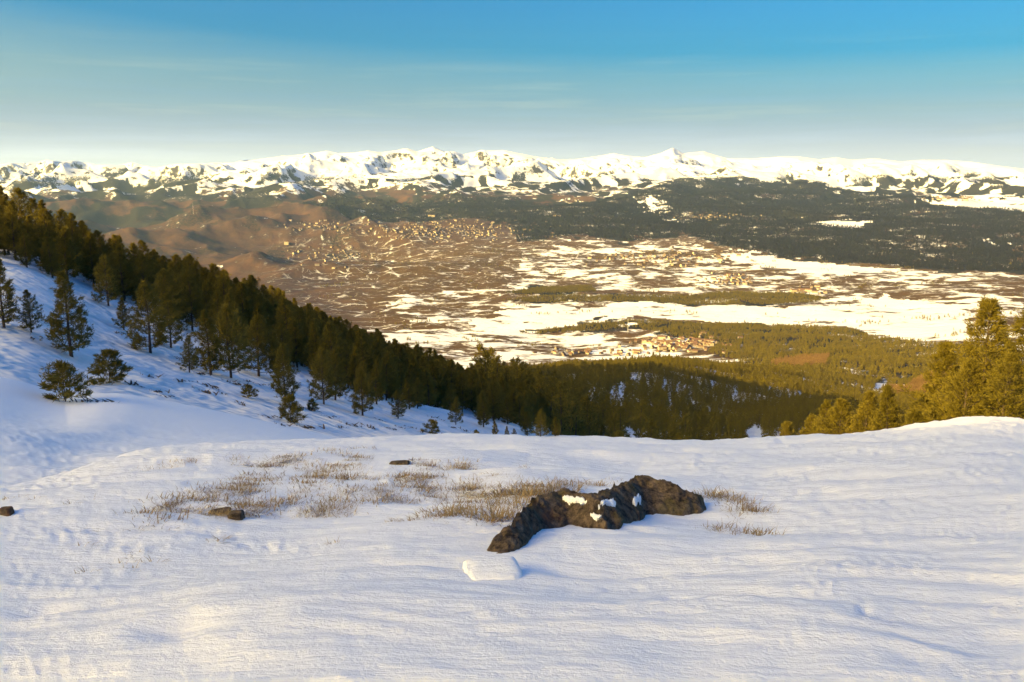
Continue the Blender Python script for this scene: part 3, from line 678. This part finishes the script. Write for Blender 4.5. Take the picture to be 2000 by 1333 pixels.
def gn_scatter(name, pts, sc, rz, vi, sources, label):
    me = bpy.data.meshes.new(name); me.vertices.add(len(pts)); me.vertices.foreach_set('co', np.asarray(pts, np.float32).ravel())
    for nm, tp, dt in (('sc', 'FLOAT', sc), ('rz', 'FLOAT', rz), ('vi', 'INT', vi)):
        at = me.attributes.new(nm, tp, 'POINT'); at.data.foreach_set('value', np.asarray(dt, np.float32 if tp == 'FLOAT' else np.int32))
    o = obj(name, me); ng = bpy.data.node_groups.new(name+'_nodes', 'GeometryNodeTree')
    ng.interface.new_socket('Geometry', in_out='INPUT', socket_type='NodeSocketGeometry'); ng.interface.new_socket('Geometry', in_out='OUTPUT', socket_type='NodeSocketGeometry')
    N = ng.nodes; L = ng.links; gi = N.new('NodeGroupInput'); go = N.new('NodeGroupOutput'); jn = N.new('GeometryNodeJoinGeometry')
    def attr(nm, tp):
        a = N.new('GeometryNodeInputNamedAttribute'); a.data_type = tp; a.inputs['Name'].default_value = nm; return a.outputs[0]
    aS, aR, aV = attr('sc', 'FLOAT'), attr('rz', 'FLOAT'), attr('vi', 'INT')
    cx = N.new('ShaderNodeCombineXYZ'); L.new(aR, cx.inputs[2])
    for i, m in enumerate(sources):
        so = bpy.data.objects.new(name+'_source', m); oi = N.new('GeometryNodeObjectInfo'); oi.inputs['Object'].default_value = so; oi.inputs['As Instance'].default_value = True
        cmp_ = N.new('FunctionNodeCompare'); cmp_.data_type = 'INT'; cmp_.operation = 'EQUAL'
        L.new(aV, cmp_.inputs[2]); cmp_.inputs[3].default_value = i
        ip = N.new('GeometryNodeInstanceOnPoints'); L.new(gi.outputs[0], ip.inputs['Points']); L.new(cmp_.outputs[0], ip.inputs['Selection']); L.new(oi.outputs['Geometry'], ip.inputs['Instance'])
        L.new(cx.outputs[0], ip.inputs['Rotation']); L.new(aS, ip.inputs['Scale']); L.new(ip.outputs[0], jn.inputs[0])
    L.new(jn.outputs[0], go.inputs[0])
    md = o.modifiers.new('scatter', 'NODES'); md.node_group = ng
    return tag(o, label, None, None, 'stuff')
def wood(name, x, y, h, vi, src, label, sink=0.1):
    z = terrain(x, y)-sink; return gn_scatter(name, np.stack([x, y, z], -1), h/H0, rng.uniform(0, 6.28, len(x)), vi, src, label)
a = np.array([[t[1], t[2], t[3]] for t in rest_t]); kinds = np.array([t[4] for t in rest_t]); rr = np.hypot(a[:, 0], a[:, 1])
src = [joined('wood_pine', p) for p in MIDP[:4]]+[joined('wood_far_pine', p) for p in FARP]
vi = np.where(rr < 230, rng.integers(0, 4, len(a)), rng.integers(4, 9, len(a)))
wood('pine_wood', a[:, 0], a[:, 1], a[:, 2], vi, src, 'dense dark pine wood covering the slopes below the snow edge')
# valley woods, seen as single crowns from afar but too many to count
def fill(pg, n, d):
    lo, hi = pg.min(0), pg.max(0); x = rng.uniform(lo[0], hi[0], n); y = rng.uniform(lo[1], hi[1], n); k = inside(pg, x, y) & in_frame(x, y, 0); return x[k], y[k]
dsrc = [joined('valley_pine', p) for p in DOTP]
M_DARK = needle_material('spruce_needles', (0.014, 0.015, 0.014), (0.030, 0.027, 0.023))
fsrc = [joined('forest_pine', p, M_DARK) for p in DOTP]
xs, ys = [], []
for nm, n in (('wood_valley', 24000), ('strip_a', 3000), ('strip_b', 9000)):
    x, y = fill(G[nm], n, 0); k = (fbm(x/110, y/110, 3, 331) > (-0.75 if nm != 'wood_valley' else -0.42)) & ~inside(G['larch_a'], x, y) & ~inside(G['larch_b'], x, y) & ~inside(G['track'], x, y)
    xs.append(x[k]); ys.append(y[k])
# scattered trees and hedges in the white meadows
x, y = scatter(60000, 1900, 6500, RAD(-14), RAD(34)); k = (fbm(x/300, y/300, 3, 341)+0.55*fbm(x/60, y/60, 2, 345) > 0.72) & (rng.uniform(0, 1, len(x)) < 0.5); xs.append(x[k]); ys.append(y[k])
x = np.concatenate(xs); y = np.concatenate(ys)
wood('valley_wood', x, y, rng.uniform(7, 13, len(x)), rng.integers(0, 4, len(x)), dsrc, 'pine woods and scattered trees on the sunlit valley floor')
# bare larch stands
lsrc = [joined('larch', p, M_LARCH) for p in LARCH]
x1, y1 = fill(G['larch_a'], 3500, 0); x2, y2 = fill(G['larch_b'], 12000, 0); x = np.r_[x1, x2]; y = np.r_[y1, y2]
wood('larch_wood', x, y, rng.uniform(9, 15, len(x)), rng.integers(0, 2, len(x)), lsrc, 'leafless orange larch stands among the valley pines')
# far forest on the foothills
xs, ys = [], []
for nm, n in (('forest_east', 60000), ('forest_mid', 26000)):
    x, y = fill(G[nm], n, 0); k = np.ones(len(x), bool)
    for gk in ('glade_a', 'glade_b', 'glade_c', 'glade_d', 'plain', 'run_a', 'run_b'): k &= ~inside(G[gk], x, y)
    xs.append(x[k]); ys.append(y[k])
x = np.concatenate(xs); y = np.concatenate(ys)
wood('far_forest', x, y, rng.uniform(13, 24, len(x)), rng.integers(0, 4, len(x)), fsrc, 'wide dark forest covering the foothills across the valley', 1.0)

# ------------------------------------------------------------------ low twigs and stones that break the snow of the slope
def clump(seed, n=26):
    g = np.random.default_rng(seed); V = []; Fc = []
    for i in range(n):
        c = np.array([g.normal(0, .45), g.normal(0, .12), 0.0]); d = np.array([g.normal(0, 1), g.normal(0, .6), g.uniform(.1, .6)]); d /= np.linalg.norm(d)
        w = np.cross(d, [0, 0, 1])*g.uniform(.03, .07); l = g.uniform(.15, .4); b = len(V)
        V += [c-w-[0, 0, .05], c+w-[0, 0, .05], c+d*l*.6+w, c+d*l]; Fc.append((b, b+1, b+2, b+3))
    return mesh_from('twigs', np.array(V), np.array(Fc), [M_BARK])
CL = [clump(s) for s in range(4)]
for i, (px, py) in enumerate([(285, 735), (300, 765), (345, 745), (405, 755), (430, 768), (395, 765), (470, 790), (520, 815), (545, 830), (590, 835), (600, 800), (640, 815), (672, 828), (690, 832), (720, 835), (760, 838), (745, 822), (800, 835), (820, 845), (870, 850),
                              (860, 820), (880, 835), (905, 842), (915, 850), (840, 815), (780, 835), (660, 835), (320, 775), (60, 660), (150, 600), (225, 650), (345, 700), (440, 745), (455, 750), (480, 745), (505, 752), (535, 760), (385, 730), (250, 750), (185, 785)]):
    x, y = hit(px, py, 14, 400); o = obj('dead_twigs', CL[i % 4], None, (x, y, gz(x, y))); s = random.uniform(.6, 1.3); o.scale = (s, s, s*.7); o.rotation_euler = (0, 0, math.atan2(-0.5, 1)+random.uniform(-.5, .5))
    tag(o, 'thin dark twigs lying along the open snow slope', 'twigs', 'dark twigs on the snow slope')

# ------------------------------------------------------------------ boulder with snow on it
def n3(p, s, seed): return fbm(p[:, 0]*s+p[:, 2]*s*0.7, p[:, 1]*s-p[:, 2]*s*0.9, 4, seed)
# the stone is a low slab: outline on the ground (front edge and back edge along its length), height profile above
front = [(932, 1088), (985, 1084), (1035, 1058), (1065, 1034), (1120, 1026), (1180, 1032), (1240, 1022), (1290, 1006), (1330, 1012), (1362, 1006), (1385, 985)]
back_d = np.array([.05, .30, .42, .50, .54, .58, .58, .56, .48, .30, .08])
h_pr = np.array([.015, .08, .15, .19, .205, .21, .21, .21, .205, .15, .03])
fp = np.array([hit(a, b) for a, b in front]); ss = np.r_[0, np.cumsum(np.linalg.norm(np.diff(fp, axis=0), axis=1))]
NS, NC = 190, 80; q = np.linspace(0, ss[-1], NS); fx = pchip(ss, fp[:, 0], q); fy = pchip(ss, fp[:, 1], q); bd = pchip(ss, back_d, q); hp = pchip(ss, h_pr, q)
v_ = np.linspace(0, 1, NC); A_, B_ = np.meshgrid(np.arange(NS), v_, indexing='ij')
ragged = 0.05*fbm(q*6, q*0+2.2, 3, 403)
GX = fx[:, None]-0.12*B_*bd[:, None]; GY = fy[:, None]+ragged[:, None]*(1-B_)+B_*(bd[:, None]+0.05*fbm(q*5, q*0+9.2, 3, 404)[:, None])
pr_ = np.clip(sstep(-.05, .80, B_)+.10*sstep(0, .08, B_), 0, 1)**0.8*(1-sstep(.80, 1.0, B_))   # sloping broken face, ridge towards the back
GXf, GYf = GX.ravel(), GY.ravel()
gzs = terrain(GXf, GYf).reshape(NS, NC)
def vor(x, y, seed):                                                     # blocky facets: nearest-cell plane heights
    ix = np.floor(x); iy = np.floor(y); best = np.full(x.shape, 9.0); val = np.zeros(x.shape)
    for dx in (-1, 0, 1):
        for dy in (-1, 0, 1):
            h1 = _hash(ix+dx, iy+dy, seed)/4294967296.0; h2 = _hash(ix+dx, iy+dy, seed+5)/4294967296.0; h3 = _hash(ix+dx, iy+dy, seed+9)/4294967296.0; h4 = _hash(ix+dx, iy+dy, seed+13)/4294967296.0
            px_ = x-(ix+dx+h1); py_ = y-(iy+dy+h2); d_ = px_**2+py_**2; k_ = d_ < best
            best = np.where(k_, d_, best); val = np.where(k_, (h3-.5)+(h4-.5)*1.3*px_+(h1-.5)*1.3*py_, val)
    return val
facet = 0.020*vor(GXf*4.5+.3*GYf, GYf*5, 81)+0.016*vor(GXf*11, GYf*12, 83)
relief = facet+0.010*fbm(GXf*8, GYf*8, 4, 407)+0.010*fbm(GXf*26, GYf*26, 3, 411)
base_h = (hp[:, None]*pr_).ravel(); top_h = base_h+relief*np.clip(base_h/0.06, 0, 1)
edge_ = np.clip(np.minimum(B_, 1-B_)*12, 0, 1).ravel()*np.repeat(np.clip(np.minimum(np.arange(NS), NS-1-np.arange(NS))/6, 0, 1), NC)
Vf = np.stack([GXf, GYf, gzs.ravel()+top_h*edge_-0.05*(1-edge_)-0.012], -1)
dirv = np.tile(np.array([0, -.25, .97]), (len(Vf), 1))
ai = np.arange(NS*NC).reshape(NS, NC); RF = np.stack([ai[:-1, :-1], ai[1:, :-1], ai[1:, 1:], ai[:-1, 1:]], -1).reshape(-1, 4)
cx_, cy_ = fx, fy; ctr = np.array([GXf.mean(), GYf.mean(), gz(GXf.mean(), GYf.mean())])
bo = bpy.data.objects.new('boulder', None); COL.objects.link(bo); bo.location = ctr
obj('stone', mesh_from('stone', Vf-ctr, RF, [M_ROCK], smooth=True), bo)
tag(bo, 'long dark lichen covered boulder half buried in snow among dry grass', 'boulder')
# snow lying on the front of the stone
along = np.repeat(np.linspace(0, 1, NS), NC); around = np.tile(v_, NS)
nsn = n3(Vf, 5.0, 421)+0.4*n3(Vf, 18, 423)
mask = np.zeros(len(Vf), bool)
for a0, r0, sa_, sr_ in ((.42, .45, .05, .08), (.53, .40, .06, .08), (.70, .30, .04, .08), (.47, .25, .03, .05)):
    mask |= (((along-a0)/sa_)**2+((around-r0)/sr_)**2+0.9*nsn) < 0.8
up = Vf+dirv*(0.014+0.008*n3(Vf, 20, 431))[:, None]+np.array([0, 0, .006])
fm = mask[RF].all(1)
if fm.any():
    used = np.unique(RF[fm]); mp = -np.ones(len(Vf), int); mp[used] = np.arange(len(used)); top = up[used]; inn = Vf[used]-dirv[used]*0.01
    Ft = mp[RF[fm]]; ed = {}
    for f in Ft:
        for k in range(4): ed.setdefault((min(f[k], f[(k+1) % 4]), max(f[k], f[(k+1) % 4])), []).append((f[k], f[(k+1) % 4]))
    sk_ = np.array([(b_, a_, a_+len(used), b_+len(used)) for v_ in ed.values() if len(v_) == 1 for a_, b_ in v_])
    obj('snow_patch', mesh_from('snow_patch', np.vstack([top, inn])-ctr, [Ft, sk_], [M_SNOW], smooth=True), bo)
# block of snow at the lower end
def lumpy_block(name, w, d, h, seed, mat):
    n = 14; t = np.linspace(-1, 1, n); vs_ = []; fs_ = []
    for ax in range(3):
        for sg in (-1, 1):
            A, B = np.meshgrid(t, t, indexing='ij'); C = np.full_like(A, sg); pts = [None]*3; pts[ax] = C; pts[(ax+1) % 3] = A; pts[(ax+2) % 3] = B
            p_ = np.stack(pts, -1).reshape(-1, 3); b_ = sum(len(v) for v in vs_); vs_.append(p_); i_ = np.arange(n*n).reshape(n, n)+b_
            qd = np.stack([i_[:-1, :-1], i_[1:, :-1], i_[1:, 1:], i_[:-1, 1:]], -1).reshape(-1, 4); fs_.append(qd if sg > 0 else qd[:, ::-1])
    p_ = np.vstack(vs_); l4 = (np.abs(p_)**5).sum(1)**0.2; p_ = p_/l4[:, None]; p_ = p_*(1+0.05*n3(p_, 1.7, seed)+0.03*n3(p_, 5, seed+3))[:, None]
    return mesh_from(name, p_*np.array([w, d, h])/2, fs_, [mat], smooth=True)
x, y = hit(961, 1118); o = obj('snow_block', lumpy_block('snow_block', .28, .26, .13, 441, M_SNOW), None, (x, y, gz(x, y)-.028)); o.rotation_euler = (0, 0, .15)
tag(o, 'squarish white block of snow at the lower tip of the boulder', 'snow block')
for nm, px, py, w, d, h, lb in (('stone', 462, 1012, .10, .08, .05, 'small dark stone poking out of the snow among grass tufts'), ('stone', 430, 1002, .15, .07, .025, 'flat dark stone edge beside a small dark stone'),
                                ('stone', 12, 1003, .09, .06, .045, 'little dark stone alone on the bare snow'), ('stone', 780, 907, .20, .08, .03, 'knobbly dark stone behind the grass tufts')):
    x, y = hit(px, py); o = obj(nm, lumpy_block(nm, w, d, h*1.6, 450+int(px), M_ROCK), None, (x, y, gz(x, y)+.005)); o.rotation_euler = (0.1, -.12, random.uniform(-.3, .3)); tag(o, lb, 'stone')

# ------------------------------------------------------------------ dry grass
def tuft(seed, n=90, h=.15, spread=.16):
    g = np.random.default_rng(seed); V = []; Fc = []
    for i in range(n):
        a = g.uniform(0, 6.28); rr_ = min(abs(g.normal(0, spread*.6)), spread*.85); c = np.array([rr_*math.cos(a)*1.5, rr_*math.sin(a)*.8, -.03]); a2 = a+g.normal(0, .9)
        out = np.array([math.cos(a2), math.sin(a2), 0]); L = h*g.uniform(.45, 1.25); w = np.array([-math.sin(a2), math.cos(a2), 0])*g.uniform(.002, .0048)
        bend = g.uniform(.7, 1.7); p = c; b = len(V); e = g.uniform(.55, 1.35)
        for k in range(4):
            tw = 1-k/3.4; V += [p-w*tw, p+w*tw]; p = p+(L/3)*(out*math.cos(e)+np.array([0, 0, 1])*math.sin(e)); e -= bend/3
        Fc += [(b+2*k, b+2*k+1, b+2*k+3, b+2*k+2) for k in range(3)]
    return mesh_from('blades', np.array(V), np.array(Fc), [M_GRASS])
TF_ = [tuft(700+i, n=(110, 210, 300, 140, 40, 28)[i], h=(.075, .10, .12, .08, .07, .075)[i], spread=(.13, .17, .2, .22, .06, .045)[i]) for i in range(6)]
def put_tuft(px, py, v, s, label, i=0):
    x, y = hit(px, py, 1.5, 30); o = obj('grass_tuft', TF_[v], None, (x, y, gz(x, y))); o.scale = (s, s, s*random.uniform(.8, 1.15)); o.rotation_euler = (0, 0, random.choice([0, math.pi])+random.uniform(-.4, .4))
    tag(o, ('small ', 'bushy ', 'broad ', 'spreading ', 'thin ', 'wispy ')[v]+label, 'grass', 'dry grass tufts in the snow')
for i, (px, py, v, s) in enumerate([(975, 1015, 2, 1.25), (950, 1020, 1, 1.1), (1005, 990, 2, 1.2), (985, 970, 1, 1.0), (1035, 968, 2, 1.1), (1020, 955, 1, 1.0), (1070, 955, 2, 1.0), (1100, 950, 1, .9), (1130, 946, 3, .8), (900, 1000, 1, .95), (880, 1008, 2, .9), (860, 1012, 1, .8), (805, 1018, 0, .9), (940, 985, 0, 1.0)]):
    put_tuft(px, py, v, s, 'dry grass tuft uphill beside the boulder')
for px, py, v, s in [(1190, 946, 3, .7), (1165, 950, 1, .6), (1395, 972, 2, .9), (1425, 980, 2, .95), (1450, 990, 1, .9), (1470, 1000, 1, .8), (1405, 1040, 1, .85), (1415, 1030, 4, 1.0), (1465, 1032, 4, 1.2), (1480, 1045, 1, .75), (1440, 1010, 5, 1.1)]:
    put_tuft(px, py, v, s, 'dry grass tuft at the steep end of the boulder')
gp = np.array([(470, 905), (620, 886), (900, 905), (1010, 935), (960, 985), (740, 985), (640, 1005), (430, 1010), (240, 1012), (350, 965), (430, 940)], float)
cnt = 0
while cnt < 195:
    a, b = random.uniform(220, 1010), random.uniform(884, 1014)
    if inside(gp, np.array([a]), np.array([b]))[0] and gnoise(a/45, b/14, 461) > -.12:
        put_tuft(a, b, random.choice([0, 0, 1, 3, 3, 4]), random.uniform(.6, 1.0), 'dry grass tuft on the low snowy mound'); cnt += 1
for px, py, v, s in [(300, 918, 3, .7), (350, 905, 3, .7), (368, 902, 1, .6), (450, 898, 3, .8), (700, 878, 3, .8), (640, 880, 3, .7), (10, 977, 0, .8), (70, 975, 4, .8), (285, 1025, 3, 1.0), (160, 1070, 4, 1.1), (270, 1085, 4, .9), (240, 1105, 4, 1.1), (300, 1100, 5, 1.1), (258, 1112, 5, .9), (170, 1120, 5, 1.0), (415, 1062, 4, 1.3), (430, 1055, 5, 1.1), (655, 1060, 5, .8), (140, 985, 5, .9), (180, 975, 5, .8), (1025, 912, 5, .8), (770, 1020, 5, .9)]:
    put_tuft(px, py, v, s, 'lone grass tuft on open snow away from the mound')

# ------------------------------------------------------------------ villages
def house(name, L, W, h, rh, mw, mr):
    v = [(-L/2, -W/2, -2), (L/2, -W/2, -2), (L/2, W/2, -2), (-L/2, W/2, -2), (-L/2, -W/2, h), (L/2, -W/2, h), (L/2, W/2, h), (-L/2, W/2, h), (-L/2, 0, h+rh), (L/2, 0, h+rh)]
    o = .5; v += [(-L/2-o, -W/2-o, h-.25), (L/2+o, -W/2-o, h-.25), (L/2+o, 0, h+rh+.2), (-L/2-o, 0, h+rh+.2), (-L/2-o, W/2+o, h-.25), (L/2+o, W/2+o, h-.25)]
    q = [(0, 1, 5, 4), (1, 2, 6, 5), (2, 3, 7, 6), (3, 0, 4, 7), (10, 11, 12, 13), (13, 12, 15, 14)]; t = [(4, 8, 7), (5, 6, 9)]
    wins = []
    for sx in (-1, 1):
        for fx in np.linspace(-.32, .32, 3):
            for fz in ((.3, .72) if h > 4.5 else (.5,)):
                b = len(v); yy = sx*(W/2+.06); v += [(fx*L-.5, yy, fz*h-.6), (fx*L+.5, yy, fz*h-.6), (fx*L+.5, yy, fz*h+.6), (fx*L-.5, yy, fz*h+.6)]; wins.append((b, b+1, b+2, b+3))
    fm = [0]*4+[1]*2+[2]*len(wins)+[0]*2
    return mesh_from(name, np.array(v), [np.array(q+wins), np.array(t)], [mw, mr, M_BARK], fmat=fm)
HS = [house('house', L, W, h, rh, M_WALL if i % 3 else M_PALE, M_ROOF) for i, (L, W, h, rh) in enumerate([(12, 9, 5.5, 3), (15, 9, 5, 3), (10, 9, 6, 3.4), (22, 11, 8, 3.5), (11, 8, 4, 3)])]
VILL = [(1340, 672, 90, 14, 150, 1.0, 'village by the dark pine wood'), (1430, 548, 60, 10, 60, 1.3, 'village among the snowy fields'), (1290, 505, 140, 16, 130, 1.3, 'village at the foot of the dark forest'), (1570, 570, 40, 6, 24, 1.3, 'hamlet at the end of the wooded strip'),
        (880, 450, 170, 22, 330, 1.2, 'resort on the brown hillside'), (640, 500, 90, 18, 60, 1.2, 'village on the brown slope above the gorge'), (1380, 422, 70, 8, 60, 1.2, 'resort below the ski run'), (620, 440, 70, 10, 50, 1.4, 'hamlet on the brown moor'), (1860, 388, 60, 4, 40, 1.8, 'town by the white plain'), (1150, 690, 120, 9, 40, 1.0, 'hamlet between meadow and wood')]
HO = []
for cxp, cyp, sx, sy, n, s, lb in VILL:
    for i in range(n):
        x, y = hit(random.gauss(cxp, sx*.5), random.gauss(cyp, sy*.5), 1700, 13000); HO.append((math.hypot(x, y)/s, x, y, s*random.uniform(.8, 1.25), lb))
HO.sort()
for i, (d, x, y, s, lb) in enumerate(HO[:299]):
    o = obj('house', HS[i % 5], None, (x, y, gz(x, y))); o.scale = (s,)*3; o.rotation_euler = (0, 0, random.uniform(0, 6.28)); tag(o, ('pale small ', 'long low ', 'tall compact ', 'large ', 'tiny low ')[i % 5]+'gabled house in the '+lb, 'house', 'houses of the valley villages')
R_ = HO[299:]; xx = np.array([h[1] for h in R_]); yy = np.array([h[2] for h in R_])
gn_scatter('far_houses', np.stack([xx, yy, terrain(xx, yy)], -1), [h[3] for h in R_], rng.uniform(0, 6.28, len(R_)), rng.integers(0, 5, len(R_)), HS, 'tiny pale houses of the far villages across the valley')
for px, py, L, W, h, lb in ((843, 424, 75, 16, 20, 'long pale yellow hotel block at the edge of the dark forest'), (1088, 424, 80, 18, 18, 'long pale hotel block among dark forest'), (560, 478, 40, 16, 24, 'white tower block alone on the brown slope')):
    x, y = hit(px, py, 4500, 12000); e = bpy.data.objects.new('hotel', None); COL.objects.link(e); e.location = (x, y, gz(x, y)); e.rotation_euler = (0, 0, random.uniform(-.15, .15))
    obj('wall', house('wall', L, W, h, .6, M_PALE, M_PALE), e); obj('roof', box_mesh('roof', -L/2-1, L/2+1, -W/2-1, W/2+1, h+.9, h+2.2, M_ROOF), e)
    for k in range(4):
        for j in range(8): obj('window', box_mesh('window', -L/2+L*(j+.3)/8, -L/2+L*(j+.7)/8, -W/2-.25, -W/2-.12, 2+k*h/4.3, 2+k*h/4.3+2.2, M_BARK), e)
    tag(e, lb, 'hotel')
# lattice masts
def mast(px, py, h, lb):
    x, y = hit(px, py, 1700, 12000); e = bpy.data.objects.new('mast', None); COL.objects.link(e); e.location = (x, y, gz(x, y))
    for k in range(4):
        a = k*math.pi/2+.78; v, f = tube([(h*.04*math.cos(a), h*.04*math.sin(a), -1), (h*.008*math.cos(a), h*.008*math.sin(a), h)], [.22, .16], 4); obj('leg', mesh_from('leg', v, f, [M_MAST]), e)
    for k in range(6):
        z_ = h*(k+1)/7; w_ = h*.04*(1-.8*(k+1)/7); v, f = tube([(w_*math.cos(a), w_*math.sin(a), z_) for a in np.linspace(.78, .78+2*math.pi, 5)], [.12]*5, 4); obj('ring', mesh_from('ring', v, f, [M_MAST]), e)
    tag(e, lb, 'mast')
mast(1226, 650, 55, 'thin white mast standing in the valley wood'); mast(378, 420, 110, 'thin pale mast on the distant brown moor')
